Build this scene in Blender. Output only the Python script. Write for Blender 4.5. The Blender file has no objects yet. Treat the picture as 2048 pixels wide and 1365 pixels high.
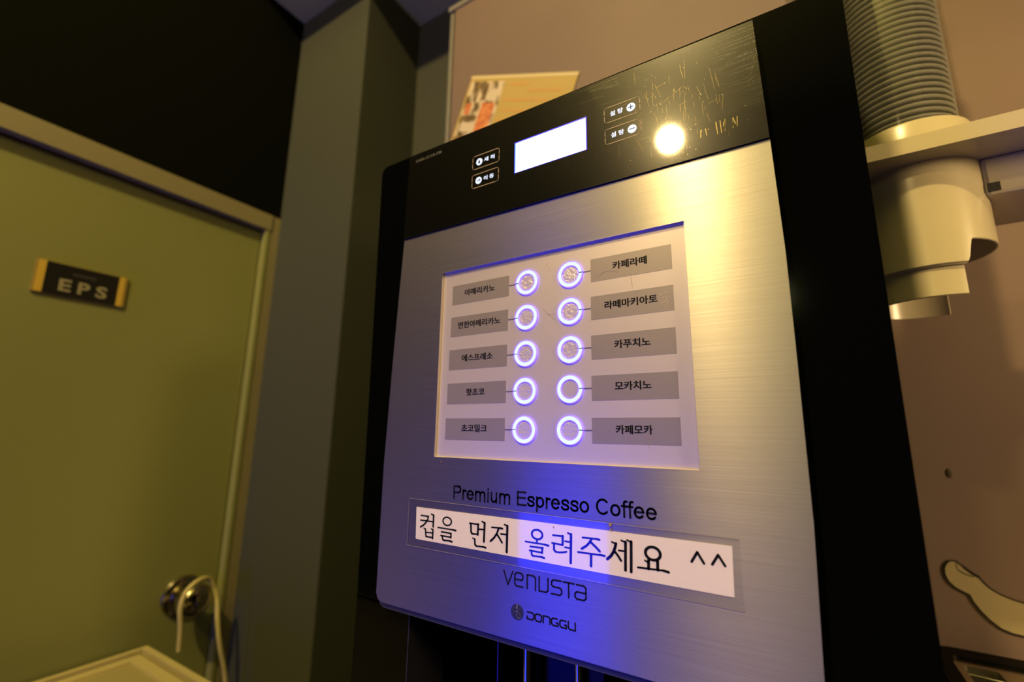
import bpy, bmesh, math, random
from mathutils import Matrix, Vector
from mathutils.geometry import tessellate_polygon
random.seed(7)
C = bpy.context.scene.collection
SC = bpy.context.scene
PI = math.pi

# ---------------------------------------------------------------- camera, world, lights, exposure
cam = bpy.data.objects.new('camera', bpy.data.cameras.new('camera'))
cam.data.sensor_width = 36.0
cam.data.lens = 36.0 * 918.9 / 2048.0
cam.data.clip_start = 0.01
cam.data.dof.use_dof = True
cam.data.dof.focus_distance = 0.275
cam.data.dof.aperture_fstop = 5.0
CR = [[0.849309, 0.09128, 0.519944], [0.527712, -0.172729, -0.831676], [0.013894, 0.980731, -0.19487]]
M = Matrix([r + [0] for r in CR] + [[0, 0, 0, 1]])
M.translation = Vector((0, 0, 1.47))
cam.matrix_world = M
C.objects.link(cam)
SC.camera = cam
vs = SC.view_settings
vs.view_transform = 'Standard'; vs.look = 'None'; vs.gamma = 1.0; vs.use_curve_mapping = False
vs.exposure = 0.0
SC.cycles.use_denoising = True
SC.cycles.sample_clamp_indirect = 4.0

w = bpy.data.worlds.new('world'); SC.world = w; w.use_nodes = True
w.node_tree.nodes['Background'].inputs[0].default_value = (1.0, 0.78, 0.42, 1)
w.node_tree.nodes['Background'].inputs[1].default_value = 0.006

def point(name, loc, e, col, r):
    l = bpy.data.lights.new(name, 'POINT'); l.energy = e; l.color = col; l.shadow_soft_size = r
    o = bpy.data.objects.new(name, l); o.location = loc; C.objects.link(o); return o
def area(name, loc, tgt, e, col, sx, sy):
    l = bpy.data.lights.new(name, 'AREA'); l.shape = 'RECTANGLE'; l.size = sx; l.size_y = sy; l.energy = e; l.color = col
    o = bpy.data.objects.new(name, l); o.location = loc
    o.rotation_euler = (Vector(tgt) - Vector(loc)).to_track_quat('-Z', 'Y').to_euler(); C.objects.link(o); return o
point('ceiling_lamp', (-0.327, -1.129, 2.565), 22, (1.0, 0.70, 0.27), 0.045)          # the warm lamp mirrored in the black band
point('high_lamp', (-0.345, -1.20, 3.50), 195, (1.0, 0.71, 0.29), 0.05)      # steeper warm lamp that throws the hard shadows
point('room_lamp', (-0.1, -2.6, 2.3), 6, (0.90, 0.84, 0.36), 0.10)
sl = bpy.data.lights.new('side_fill', 'SPOT'); sl.energy = 62; sl.color = (1.0, 0.68, 0.34); sl.spot_size = math.radians(62); sl.spot_blend = 0.6; sl.shadow_soft_size = 0.12
so = bpy.data.objects.new('side_fill', sl); so.location = (1.35, -0.08, 1.80); so.rotation_euler = (Vector((0.22, 0.72, 1.38)) - Vector((1.35, -0.08, 1.80))).to_track_quat('-Z', 'Y').to_euler(); C.objects.link(so)  # added fill spot, no known source; brightens the wall below the dispenser
area('blue_display', (-0.975, -1.5, 0.73), (-0.975, 0, 0.73), 13.5, (0.012, 0.022, 1.0), 0.445, 1.10)   # blue lit display across the room
area('blue_fill', (-0.35, -0.9, 0.25), (-0.1, 0.25, 1.5), 1.7, (0.05, 0.06, 1.0), 0.7, 0.5)  # added blue fill from below, gives the menu panel its lavender tint

# ---------------------------------------------------------------- materials
def mat(name, col, rough=0.5, metal=0.0, spec=0.5, **kw):
    m = bpy.data.materials.new(name); m.use_nodes = True
    b = m.node_tree.nodes['Principled BSDF']
    b.inputs['Base Color'].default_value = (*col, 1); b.inputs['Roughness'].default_value = rough
    b.inputs['Metallic'].default_value = metal; b.inputs['Specular IOR Level'].default_value = spec
    for k, v in kw.items(): b.inputs[k].default_value = v
    return m
def nd(m, t, **kw):
    n = m.node_tree.nodes.new(t)
    for k, v in kw.items(): setattr(n, k, v)
    return n
def lk(m, a, b): m.node_tree.links.new(a, b)
def bsdf(m): return m.node_tree.nodes['Principled BSDF']
def noise_bump(m, scale=(1, 1, 1), nscale=50, strength=0.1, dist=0.001, detail=4, inp='Normal'):
    tc = nd(m, 'ShaderNodeNewGeometry'); mp = nd(m, 'ShaderNodeMapping'); mp.inputs['Scale'].default_value = scale
    n = nd(m, 'ShaderNodeTexNoise'); n.inputs['Scale'].default_value = nscale; n.inputs['Detail'].default_value = detail
    bp = nd(m, 'ShaderNodeBump'); bp.inputs['Strength'].default_value = strength; bp.inputs['Distance'].default_value = dist
    lk(m, tc.outputs['Position'], mp.inputs['Vector']); lk(m, mp.outputs[0], n.inputs['Vector'])
    lk(m, n.outputs['Fac'], bp.inputs['Height']); lk(m, bp.outputs[0], bsdf(m).inputs[inp])
    return n
def mottle(m, c1, c2, nscale=3, detail=5, scale=(1, 1, 1), lo=0.35, hi=0.65):
    tc = nd(m, 'ShaderNodeNewGeometry'); mp = nd(m, 'ShaderNodeMapping'); mp.inputs['Scale'].default_value = scale
    n = nd(m, 'ShaderNodeTexNoise'); n.inputs['Scale'].default_value = nscale; n.inputs['Detail'].default_value = detail
    r = nd(m, 'ShaderNodeValToRGB'); r.color_ramp.elements[0].position = lo; r.color_ramp.elements[1].position = hi
    r.color_ramp.elements[0].color = (*c1, 1); r.color_ramp.elements[1].color = (*c2, 1)
    lk(m, tc.outputs['Position'], mp.inputs['Vector']); lk(m, mp.outputs[0], n.inputs['Vector']); lk(m, n.outputs['Fac'], r.inputs[0]); lk(m, r.outputs[0], bsdf(m).inputs['Base Color'])
def emis(name, col, s, base=(0.02, 0.02, 0.03)):
    m = mat(name, base, 0.4); b = bsdf(m)
    b.inputs['Emission Color'].default_value = (*col, 1); b.inputs['Emission Strength'].default_value = s
    return m

WALLPINK = mat('pink beige wall paper', (0.26, 0.19, 0.15), 0.55, spec=0.3); mottle(WALLPINK, (0.19, 0.132, 0.110), (0.21, 0.146, 0.122), 4); 
noise_bump(WALLPINK, nscale=220, strength=0.12, dist=0.0006)
GREY = mat('grey painted wall', (0.058, 0.063, 0.043), 0.75, spec=0.2); noise_bump(GREY, nscale=160, strength=0.1, dist=0.0005)
TRANSOM = mat('black transom', (0.0035, 0.004, 0.0018), 0.9, spec=0.05)
DOORP = mat('olive cream door paint', (0.235, 0.245, 0.078), 0.5, spec=0.3); noise_bump(DOORP, nscale=120, strength=0.05, dist=0.0005)
FRAMEP = mat('door frame paint', (0.25, 0.22, 0.11), 0.5)
CEIL = mat('ceiling', (0.60, 0.66, 0.30), 0.8)
FLOOR = mat('floor', (0.12, 0.10, 0.07), 0.6); mottle(FLOOR, (0.10, 0.085, 0.06), (0.14, 0.12, 0.08), 6)
TRIM = mat('grey wall edging', (0.22, 0.21, 0.18), 0.4)
DARKGAP = mat('dark gap', (0.01, 0.01, 0.01), 0.7)
BLACK = mat('black gloss plastic', (0.0015, 0.0018, 0.0015), 0.10, spec=0.08)
BLACKM = mat('black matt plastic', (0.006, 0.006, 0.005), 0.45, spec=0.25)
RIBM = mat('dark glossy rib', (0.10, 0.10, 0.12), 0.25, 0.9)
BAYM = mat('black bay lining', (0.0015, 0.0018, 0.0012), 0.6, spec=0.05)
LIPM = mat('dark grey plastic lip', (0.05, 0.05, 0.035), 0.4)

STEEL = mat('brushed stainless steel', (0.74, 0.70, 0.66), 0.36, 1.0)
bs = bsdf(STEEL); bs.inputs['Anisotropic'].default_value = 0.93; bs.inputs['Roughness'].default_value = 0.34
tg = nd(STEEL, 'ShaderNodeCombineXYZ'); tg.inputs[2].default_value = 1.0
lk(STEEL, tg.outputs[0], bs.inputs['Tangent'])
_g = nd(STEEL, 'ShaderNodeNewGeometry'); _m = nd(STEEL, 'ShaderNodeMapping'); _m.inputs['Scale'].default_value = (12, 12, 1500)
_n = nd(STEEL, 'ShaderNodeTexNoise'); _n.inputs['Scale'].default_value = 1.0; _n.inputs['Detail'].default_value = 3
_b = nd(STEEL, 'ShaderNodeBump'); _b.inputs['Strength'].default_value = 0.35; _b.inputs['Distance'].default_value = 0.00008
lk(STEEL, _g.outputs['Position'], _m.inputs['Vector']); lk(STEEL, _m.outputs[0], _n.inputs['Vector'])
lk(STEEL, _n.outputs['Fac'], _b.inputs['Height']); lk(STEEL, _b.outputs[0], bs.inputs['Normal'])
_mix = nd(STEEL, 'ShaderNodeMix', data_type='RGBA'); _mix.inputs[6].default_value = (0.29, 0.275, 0.26, 1); _mix.inputs[7].default_value = (0.45, 0.43, 0.41, 1)
lk(STEEL, _n.outputs['Fac'], _mix.inputs[0]); lk(STEEL, _mix.outputs[2], bs.inputs['Base Color'])
_p2 = nd(STEEL, 'ShaderNodeBsdfPrincipled'); _p2.inputs['Metallic'].default_value = 1.0; _p2.inputs['Roughness'].default_value = 0.56
lk(STEEL, _mix.outputs[2], _p2.inputs['Base Color']); lk(STEEL, _b.outputs[0], _p2.inputs['Normal'])
_ms = nd(STEEL, 'ShaderNodeMixShader'); _ms.inputs[0].default_value = 0.42
lk(STEEL, bs.outputs[0], _ms.inputs[1]); lk(STEEL, _p2.outputs[0], _ms.inputs[2]); lk(STEEL, _ms.outputs[0], STEEL.node_tree.nodes['Material Output'].inputs[0])

BAND = mat('scratched black acrylic', (0.003, 0.003, 0.002), 0.235, spec=0.28)
bb = bsdf(BAND); bb.inputs['Coat Weight'].default_value = 1.0; bb.inputs['Coat Roughness'].default_value = 0.05; bb.inputs['Coat IOR'].default_value = 1.5
# long fine scratches: thin iso lines of a stretched noise, used as relief only
_g = nd(BAND, 'ShaderNodeNewGeometry')
def scratches(m, g, scale, rot, dens):
    mp = nd(m, 'ShaderNodeMapping'); mp.inputs['Scale'].default_value = scale; mp.inputs['Rotation'].default_value = (0, rot, 0)
    n = nd(m, 'ShaderNodeTexNoise'); n.inputs['Scale'].default_value = 1.0; n.inputs['Detail'].default_value = 1.5
    a = nd(m, 'ShaderNodeMath', operation='SUBTRACT'); a.inputs[1].default_value = 0.5
    b = nd(m, 'ShaderNodeMath', operation='ABSOLUTE'); c = nd(m, 'ShaderNodeMath', operation='LESS_THAN'); c.inputs[1].default_value = dens
    lk(m, g.outputs['Position'], mp.inputs['Vector']); lk(m, mp.outputs[0], n.inputs['Vector']); lk(m, n.outputs['Fac'], a.inputs[0]); lk(m, a.outputs[0], b.inputs[0]); lk(m, b.outputs[0], c.inputs[0])
    return c.outputs[0]
s1 = scratches(BAND, _g, (260, 1, 22), 0.15, 0.006); s2 = scratches(BAND, _g, (180, 1, 30), -0.5, 0.004); s3 = scratches(BAND, _g, (20, 1, 320), 0.3, 0.005)
ad = nd(BAND, 'ShaderNodeMath', operation='ADD'); ad2 = nd(BAND, 'ShaderNodeMath', operation='ADD')
lk(BAND, s1, ad.inputs[0]); lk(BAND, s2, ad.inputs[1]); lk(BAND, ad.outputs[0], ad2.inputs[0]); lk(BAND, s3, ad2.inputs[1])
_b = nd(BAND, 'ShaderNodeBump'); _b.inputs['Strength'].default_value = 0.15; _b.inputs['Distance'].default_value = 0.00003
lk(BAND, ad2.outputs[0], _b.inputs['Height']); lk(BAND, _b.outputs[0], bb.inputs['Normal'])

MENU = mat('silver white satin acrylic', (0.74, 0.67, 0.64), 0.40, 0.5, spec=0.4)
REVEAL = mat('polished reveal', (0.75, 0.70, 0.66), 0.38, 1.0)
PLATE = mat('grey printed label', (0.38, 0.34, 0.32), 0.42, 0.5)
INK = mat('black ink', (0.005, 0.005, 0.006), 0.6, spec=0.15)
LOGOINK = mat('dark logo print', (0.008, 0.008, 0.016), 0.5, spec=0.2)
TICK = mat('grey printed tick', (0.12, 0.10, 0.16), 0.5)
DOME = mat('worn clear button face', (0.80, 0.73, 0.80), 0.30, 0.4, spec=0.6); noise_bump(DOME, nscale=520, strength=1.0, dist=0.0005, detail=6)
RING = emis('cyan white led ring', (0.66, 0.95, 1.0), 1.25)
HALO = emis('deep blue led edge', (0.10, 0.05, 1.0), 6.0)
LCD = emis('backlit display', (0.92, 0.96, 1.0), 2.2)
LCDB = emis('blue display edge', (0.02, 0.01, 1.0), 0.9)
LCDC = emis('pale cyan display edge', (0.25, 0.6, 1.0), 1.1)
KEYLED = emis('backlit key print', (0.75, 0.82, 1.0), 1.3)
KEYGOLD = mat('pale printed key outline', (0.55, 0.42, 0.26), 0.5)
PAPER = mat('white paper strip', (0.92, 0.86, 0.86), 0.6)
CHROME = mat('chrome', (0.85, 0.85, 0.82), 0.16, 1.0)
BLUEP = mat('dark blue bay plate', (0.002, 0.012, 0.07), 0.35, spec=0.1)
IVORY = mat('ivory plastic', (0.56, 0.495, 0.31), 0.26, spec=0.5)
HOLLOW = mat('dark inside', (0.02, 0.02, 0.012), 0.6)
CUPM = mat('paper cup', (0.40, 0.40, 0.40), 0.6, spec=0.2)
KNOBM = mat('dark chrome knob', (0.42, 0.38, 0.26), 0.16, 1.0)
CORDM = mat('cream cord', (0.55, 0.48, 0.20), 0.6)
GOLD = mat('gold sign end', (0.62, 0.42, 0.06), 0.4)
SIGNB = mat('black sign face', (0.006, 0.006, 0.005), 0.4)
SIGNT = mat('grey sign letters', (0.30, 0.27, 0.16), 0.5)
TRAYM = mat('cabinet paint', (0.30, 0.26, 0.12), 0.5)
TRAYR = mat('pale cabinet rim', (0.46, 0.40, 0.19), 0.35)
POST = mat('yellow poster paper', (0.50, 0.36, 0.10), 0.6)
POSTT = mat('faint orange print', (0.62, 0.33, 0.09), 0.6)
POSTW = mat('cream poster edge', (0.70, 0.58, 0.30), 0.6)
PHOTO = mat('blurred snapshot print', (0.5, 0.4, 0.3), 0.5); mottle(PHOTO, (0.13, 0.08, 0.03), (0.70, 0.58, 0.40), 62, 2, (1, 1, 0.55), 0.42, 0.56)
PHOTOR = mat('orange drink print', (0.62, 0.15, 0.05), 0.5); mottle(PHOTOR, (0.50, 0.09, 0.03), (0.75, 0.30, 0.10), 70, 2)
PHOTOB = mat('brown print', (0.16, 0.10, 0.04), 0.5); mottle(PHOTOB, (0.10, 0.06, 0.02), (0.30, 0.19, 0.08), 60, 2)
PHOTOL = mat('cream print', (0.66, 0.56, 0.40), 0.5)
FINGERF = mat('cream wall graphic', (0.40, 0.33, 0.19), 0.6, spec=0.2)
LINE = mat('black outline print', (0.006, 0.005, 0.004), 0.5)
STAIN = mat('brown stain', (0.06, 0.04, 0.02), 0.7)
TOASTB = mat('black toaster shell', (0.003, 0.003, 0.0025), 0.4, spec=0.04)
TOASTM = mat('toaster steel top', (0.75, 0.66, 0.48), 0.22, 1.0)
WIRE = mat('toaster wire', (0.45, 0.42, 0.36), 0.35, 1.0)
COUNTER = mat('dark counter', (0.03, 0.025, 0.02), 0.4)

# clear film (tape) and clear tube: mostly see-through with a glossy surface
def clear(name, rough, base, edge, tint=(1, 1, 1)):
    m = bpy.data.materials.new(name); m.use_nodes = True; nt = m.node_tree
    nt.nodes.remove(nt.nodes['Principled BSDF']); out = nt.nodes['Material Output']
    t = nd(m, 'ShaderNodeBsdfTransparent'); t.inputs[0].default_value = (*tint, 1)
    g = nd(m, 'ShaderNodeBsdfGlossy'); g.inputs['Roughness'].default_value = rough; g.inputs[0].default_value = (1, 1, 1, 1)
    lw = nd(m, 'ShaderNodeLayerWeight'); lw.inputs[0].default_value = 0.25
    mr = nd(m, 'ShaderNodeMapRange'); mr.inputs['To Min'].default_value = base; mr.inputs['To Max'].default_value = edge
    mx = nd(m, 'ShaderNodeMixShader')
    lk(m, lw.outputs['Facing'], mr.inputs[0]); lk(m, mr.outputs[0], mx.inputs[0]); lk(m, t.outputs[0], mx.inputs[1]); lk(m, g.outputs[0], mx.inputs[2]); lk(m, mx.outputs[0], out.inputs[0])
    return m
TAPE = clear('clear glossy tape', 0.05, 0.05, 0.25)
TUBE = clear('clear cup tube', 0.05, 0.02, 0.30, (0.93, 0.93, 0.88))

# ---------------------------------------------------------------- helpers
def worldloc(p):
    v = Vector((0, 0, 0))
    while p: v += p.location; p = p.parent
    return v
def obj(name, bm, m, parent=None, label=None, smooth=False):
    me = bpy.data.meshes.new(name); off = worldloc(parent)
    for v in bm.verts: v.co -= off
    bmesh.ops.recalc_face_normals(bm, faces=bm.faces)
    bm.to_mesh(me); bm.free()
    if m: me.materials.append(m)
    if smooth:
        for p in me.polygons: p.use_smooth = True
        try: me.set_sharp_from_angle(angle=math.radians(35))
        except Exception: pass
    o = bpy.data.objects.new(name, me); C.objects.link(o); o.parent = parent
    if label: o['label'] = label
    return o
def thing(name, label, cat, loc, group=None):
    o = bpy.data.objects.new(name, None); C.objects.link(o); o.location = loc; o['label'] = label; o['category'] = cat
    if group: o['group'] = group
    return o
def tag(o, label, cat, group=None):
    o['label'] = label; o['category'] = cat
    if group: o['group'] = group
    return o
def struct(name, bm, m, parent=None, **k):
    o = obj(name, bm, m, parent, **k)
    if parent is None: o['kind'] = 'structure'
    return o
def box(x0, x1, y0, y1, z0, z1, bev=0.0, bm=None, seg=2):
    t = bmesh.new()
    bmesh.ops.create_cube(t, size=1)
    for v in t.verts:
        v.co = Vector((x0 + (v.co.x + .5) * (x1 - x0), y0 + (v.co.y + .5) * (y1 - y0), z0 + (v.co.z + .5) * (z1 - z0)))
    if bev: bmesh.ops.bevel(t, geom=t.edges[:], offset=bev, segments=seg, affect='EDGES', profile=0.5)
    return merge(bm, t)
def merge(bm, t):
    if bm is None: return t
    me = bpy.data.meshes.new('tmp'); t.to_mesh(me); t.free(); bm.from_mesh(me); bpy.data.meshes.remove(me); return bm
def slab(outer, holes, y0, y1, bm=None, axis='y'):
    """polygon in the x-z plane (with holes) extruded from y0 to y1; axis 'x': polygon is (y, z); axis 'z': (x, y)"""
    t = bmesh.new()
    def P(a, b, d): return {'y': (a, d, b), 'x': (d, a, b), 'z': (a, b, d)}[axis]
    loops = [outer] + list(holes)
    flat = [p for l in loops for p in l]
    tri = tessellate_polygon([[Vector((a, b, 0)) for a, b in l] for l in loops])
    f = [t.verts.new(P(a, b, y0)) for a, b in flat]; bk = [t.verts.new(P(a, b, y1)) for a, b in flat]
    for tr in tri:
        try: t.faces.new([f[i] for i in tr]); t.faces.new([bk[i] for i in reversed(tr)])
        except ValueError: pass
    s = 0
    for l in loops:
        n = len(l)
        for i in range(n):
            a, b = s + i, s + (i + 1) % n
            t.faces.new([f[a], f[b], bk[b], bk[a]])
        s += n
    return merge(bm, t)
def rrect(x0, x1, z0, z1, r, n=5):
    pts = []
    for cx, cz, a0 in ((x1 - r, z0 + r, -90), (x1 - r, z1 - r, 0), (x0 + r, z1 - r, 90), (x0 + r, z0 + r, 180)):
        for i in range(n + 1):
            a = math.radians(a0 + 90 * i / n); pts.append((cx + r * math.cos(a), cz + r * math.sin(a)))
    return pts
def rect(x0, x1, z0, z1): return [(x0, z0), (x1, z0), (x1, z1), (x0, z1)]
def circle(cx, cz, rx, rz=None, n=48):
    rz = rz or rx
    return [(cx + rx * math.cos(2 * PI * i / n), cz + rz * math.sin(2 * PI * i / n)) for i in range(n)]
def ribbon(pts, wd, y, bm=None, cap=True, axis='y', y1=None):
    """flat stroke of width wd with round ends"""
    t = bm or bmesh.new()
    def P(a, b): return t.verts.new({'y': (a, y, b), 'x': (y, a, b)}[axis])
    r = wd / 2
    for i in range(len(pts) - 1):
        (ax, az), (bx, bz) = pts[i], pts[i + 1]
        L = math.hypot(bx - ax, bz - az)
        if L < 1e-9: continue
        ux, uz = (bx - ax) / L, (bz - az) / L; nx, nz = -uz * r, ux * r
        t.faces.new([P(ax + nx, az + nz), P(ax - nx, az - nz), P(bx - nx, bz - nz), P(bx + nx, bz + nz)])
    for i, (ax, az) in enumerate(pts):
        if not cap and i in (0, len(pts) - 1): continue
        t.faces.new([P(ax + r * math.cos(2 * PI * k / 12), az + r * math.sin(2 * PI * k / 12)) for k in range(12)])
    return t
def lathe(prof, c, n=48, bm=None, axis='z', a0=0, a1=360):
    """profile [(r, h)] revolved about an axis through c"""
    t = bmesh.new(); full = abs(a1 - a0 - 360) < 1e-6
    m = n if full else n + 1; rings = []
    for i in range(m):
        a = math.radians(a0 + (a1 - a0) * i / n); row = []
        for r, h in prof:
            u, v = r * math.cos(a), r * math.sin(a)
            p = {'z': (u, v, h), 'x': (h, u, v), 'y': (u, h, v)}[axis]
            row.append(t.verts.new(Vector(c) + Vector(p)))
        rings.append(row)
    for i in range(n):
        a, b = rings[i], rings[(i + 1) % m]
        for j in range(len(prof) - 1):
            t.faces.new([a[j], b[j], b[j + 1], a[j + 1]])
    bmesh.ops.remove_doubles(t, verts=t.verts, dist=1e-6)
    return merge(bm, t)
def tube(pts, r, n=10, bm=None):
    t = bmesh.new(); P = [Vector(p) for p in pts]; rings = []
    for i, p in enumerate(P):
        d = (P[min(i + 1, len(P) - 1)] - P[max(i - 1, 0)]).normalized()
        ref = Vector((0, 0, 1)) if abs(d.z) < 0.9 else Vector((1, 0, 0))
        a = d.cross(ref).normalized(); b = d.cross(a)
        rings.append([t.verts.new(p + r * (a * math.cos(2 * PI * k / n) + b * math.sin(2 * PI * k / n))) for k in range(n)])
    for i in range(len(P) - 1):
        for k in range(n): t.faces.new([rings[i][k], rings[i][(k + 1) % n], rings[i + 1][(k + 1) % n], rings[i + 1][k]])
    t.faces.new(rings[0]); t.faces.new(rings[-1])
    return merge(bm, t)
def smoothpath(pts, n=8):
    P = [Vector(p) for p in pts]; out = []
    for i in range(len(P) - 1):
        p0, p1, p2, p3 = P[max(i - 1, 0)], P[i], P[i + 1], P[min(i + 2, len(P) - 1)]
        for k in range(n):
            t = k / n
            out.append(0.5 * ((2 * p1) + (-p0 + p2) * t + (2 * p0 - 5 * p1 + 4 * p2 - p3) * t * t + (-p0 + 3 * p1 - 3 * p2 + p3) * t ** 3))
    return out + [P[-1]]
def lettering(body, x0, x1, z0, z1, y, m, parent, bold=0.0, name='lettering', axis='y', spacing=1.0, fat=0.0, label=None):
    """real type, fitted to the box x0..x1, z0..z1 on a plane"""
    cu = bpy.data.curves.new('txt', 'FONT'); cu.body = body; cu.size = 1.0; cu.offset = bold; cu.space_character = spacing
    cu.resolution_u = 3
    to = bpy.data.objects.new('txt', cu); C.objects.link(to)
    bpy.context.view_layer.update()
    me = bpy.data.meshes.new_from_object(to.evaluated_get(bpy.context.evaluated_depsgraph_get()))
    bpy.data.objects.remove(to); bpy.data.curves.remove(cu)
    bm = bmesh.new(); bm.from_mesh(me); bpy.data.meshes.remove(me)
    xs = [v.co.x for v in bm.verts]; zs = [v.co.y for v in bm.verts]
    if not xs: bm.free(); return None
    ax, bx, az, bz = min(xs), max(xs), min(zs), max(zs)
    for v in bm.verts:
        a = x0 + (v.co.x - ax) / (bx - ax) * (x1 - x0); b = z0 + (v.co.y - az) / (bz - az) * (z1 - z0)
        v.co = Vector((a, y, b)) if axis == 'y' else Vector((y, a, b))

    if fat:
        base = bpy.data.meshes.new('t'); bm.to_mesh(base); n0 = len(bm.verts)
        for k, (dx, dz) in enumerate(((fat, 0), (-fat, 0), (0, fat * .6))):
            bm.from_mesh(base); bm.verts.ensure_lookup_table()
            for v in bm.verts[n0 * (k + 1):]: v.co += Vector((dx, -0.000002 * (k + 1), dz))
        bpy.data.meshes.remove(base)
    return obj(name, bm, m, parent, label)
SIGN=[(0.85,[(-228.27,1413.06),(-221.6,1413.04)]),(1.0,[(-221.6,1413.04),(-222.25,1410.93),(-223.74,1408.73),(-225.83,1406.92),(-228.42,1405.53)]),(0.8,[(-228.59,1409.95),(-216.83,1410.03)]),(0.8,[(-219.08,1414.8),(-217.08,1414.19)]),(1.2,[(-217.08,1414.19),(-217.07,1406.96)]),(0.7,[(-225.26,1405.1),(-223.77,1404.65)]),(1.05,[(-223.77,1404.65),(-223.39,1401.57),(-222.72,1400.1)]),(0.7,[(-218.71,1405.48),(-217.08,1405.04)]),(1.1,[(-217.08,1405.04),(-217.16,1399.55)]),(0.75,[(-223.46,1402.65),(-217.25,1402.92)]),(0.85,[(-223.16,1400.04),(-217.07,1400.02)]),(0.75,[(-212.99,1406.96),(-199.25,1406.92)]),(0.95,[(-199.66,1406.87),(-197.62,1406.69)]),(0.85,[(-209.68,1404.58),(-201.37,1404.51)]),(1.05,[(-201.66,1404.47),(-201.53,1401.94)]),(0.8,[(-210.09,1402.19),(-201.54,1402.15)]),(1.0,[(-208.82,1402.1),(-208.37,1400.03),(-207.09,1399.53)]),(0.85,[(-207.51,1399.6),(-202.16,1399.85)]),(0.95,[(-202.57,1399.8),(-200.43,1399.48)]),(0.8,[(-186.75,1412.49),(-179.43,1412.5)]),(1.1,[(-185.66,1412.4),(-185.3,1407.3),(-184.38,1406.39)]),(1.15,[(-179.89,1412.6),(-180.05,1406.32)]),(0.8,[(-184.76,1406.34),(-179.98,1406.53)]),(0.8,[(-179.26,1409.75),(-175.57,1409.89)]),(0.8,[(-177.03,1414.51),(-174.95,1413.86)]),(1.25,[(-174.95,1413.86),(-175.2,1402.9)]),(0.7,[(-183.9,1403.82),(-182.35,1403.43)]),(1.05,[(-182.24,1403.45),(-182.05,1400.44),(-181.07,1399.56)]),(0.8,[(-181.25,1399.53),(-175.62,1399.71)]),(0.95,[(-175.99,1399.74),(-173.68,1399.48)]),(0.8,[(-169.52,1411.96),(-162.82,1412.2)]),(0.95,[(-163.53,1412.18),(-161.56,1412.01)]),(1.05,[(-164.42,1411.74),(-165.61,1408.77),(-167.71,1405.97),(-170.21,1403.82)]),(1.0,[(-165.42,1408.23),(-163.58,1406.2),(-161.75,1404.05)]),(0.8,[(-162.74,1408.83),(-158.49,1408.92)]),(0.8,[(-160.19,1414.53),(-158.06,1414.01)]),(1.3,[(-158.06,1414.01),(-158.3,1399.11)]),(0.9,[(-137.55,1408.6),(-137.54,1406.91)]),(0.75,[(-145.3,1406.77),(-131.83,1406.75)]),(0.95,[(-132.4,1406.74),(-129.99,1406.42)]),(0.8,[(-142.0,1404.45),(-133.55,1404.69)]),(1.05,[(-133.98,1404.75),(-134.12,1402.01)]),(0.8,[(-142.43,1402.23),(-133.98,1402.1)]),(1.0,[(-141.16,1402.23),(-141.03,1400.21),(-140.2,1399.56)]),(0.8,[(-140.49,1399.57),(-134.12,1399.76)]),(0.95,[(-134.69,1399.8),(-132.69,1399.38)]),(0.8,[(-127.15,1412.51),(-120.89,1412.61)]),(1.15,[(-120.95,1412.67),(-121.07,1408.11)]),(0.8,[(-127.72,1408.23),(-120.93,1408.01)]),(1.05,[(-126.41,1408.0),(-126.48,1404.82),(-125.51,1403.9)]),(0.8,[(-125.79,1403.86),(-123.16,1403.76),(-120.42,1404.21),(-118.65,1404.73)]),(0.75,[(-119.55,1410.16),(-116.03,1410.15)]),(0.75,[(-119.58,1406.96),(-116.07,1406.96)]),(0.8,[(-117.73,1414.81),(-115.85,1414.1)]),(1.25,[(-115.77,1414.23),(-116.16,1399.37)]),(0.8,[(-108.83,1413.46),(-100.34,1413.72)]),(0.95,[(-100.85,1413.77),(-98.96,1413.49)]),(1.05,[(-103.66,1413.08),(-104.99,1411.11),(-106.82,1409.29),(-109.45,1407.58)]),(1.1,[(-103.82,1411.48),(-100.95,1409.39),(-98.98,1407.66)]),(0.8,[(-111.71,1405.57),(-97.78,1405.84)]),(0.9,[(-98.78,1405.92),(-96.18,1405.73)]),(1.2,[(-103.95,1405.41),(-104.13,1399.5)]),(0.75,[(-91.99,1413.31),(-89.95,1412.64)]),(1.25,[(-89.76,1412.76),(-90.47,1410.3),(-91.45,1408.1),(-92.89,1406.05),(-94.78,1404.44)]),(1.05,[(-90.52,1408.74),(-88.77,1406.84),(-87.26,1404.71)]),(0.75,[(-88.34,1409.56),(-85.09,1409.59)]),(0.75,[(-86.82,1414.73),(-84.71,1414.03)]),(1.25,[(-84.53,1414.16),(-85.01,1400.42)]),(0.75,[(-83.66,1415.29),(-81.7,1414.52)]),(1.25,[(-81.51,1414.71),(-82.01,1400.09)]),(0.7,[(-74.65,1406.66),(-73.1,1405.9)]),(1.25,[(-72.8,1406.93),(-72.91,1402.99)]),(1.25,[(-68.24,1407.21),(-68.33,1403.11)]),(0.8,[(-78.45,1402.77),(-64.96,1403.26)]),(1.0,[(-65.57,1403.26),(-62.96,1402.84)]),(1.0,[(-51.79,1409.48),(-48.93,1414.12),(-46.15,1409.45)]),(1.0,[(-42.46,1409.59),(-39.57,1414.15),(-36.82,1409.72)])]
SIGNC=[(1.0,(-205.17,1411.59),4.16,3.04),(1.1,(-137.47,1411.57),4.16,3.14),(1.35,(-70.48,1410.51),4.52,3.76)]

mm = 0.001
YF = 0.2509                                   # front face of the steel door

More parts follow.
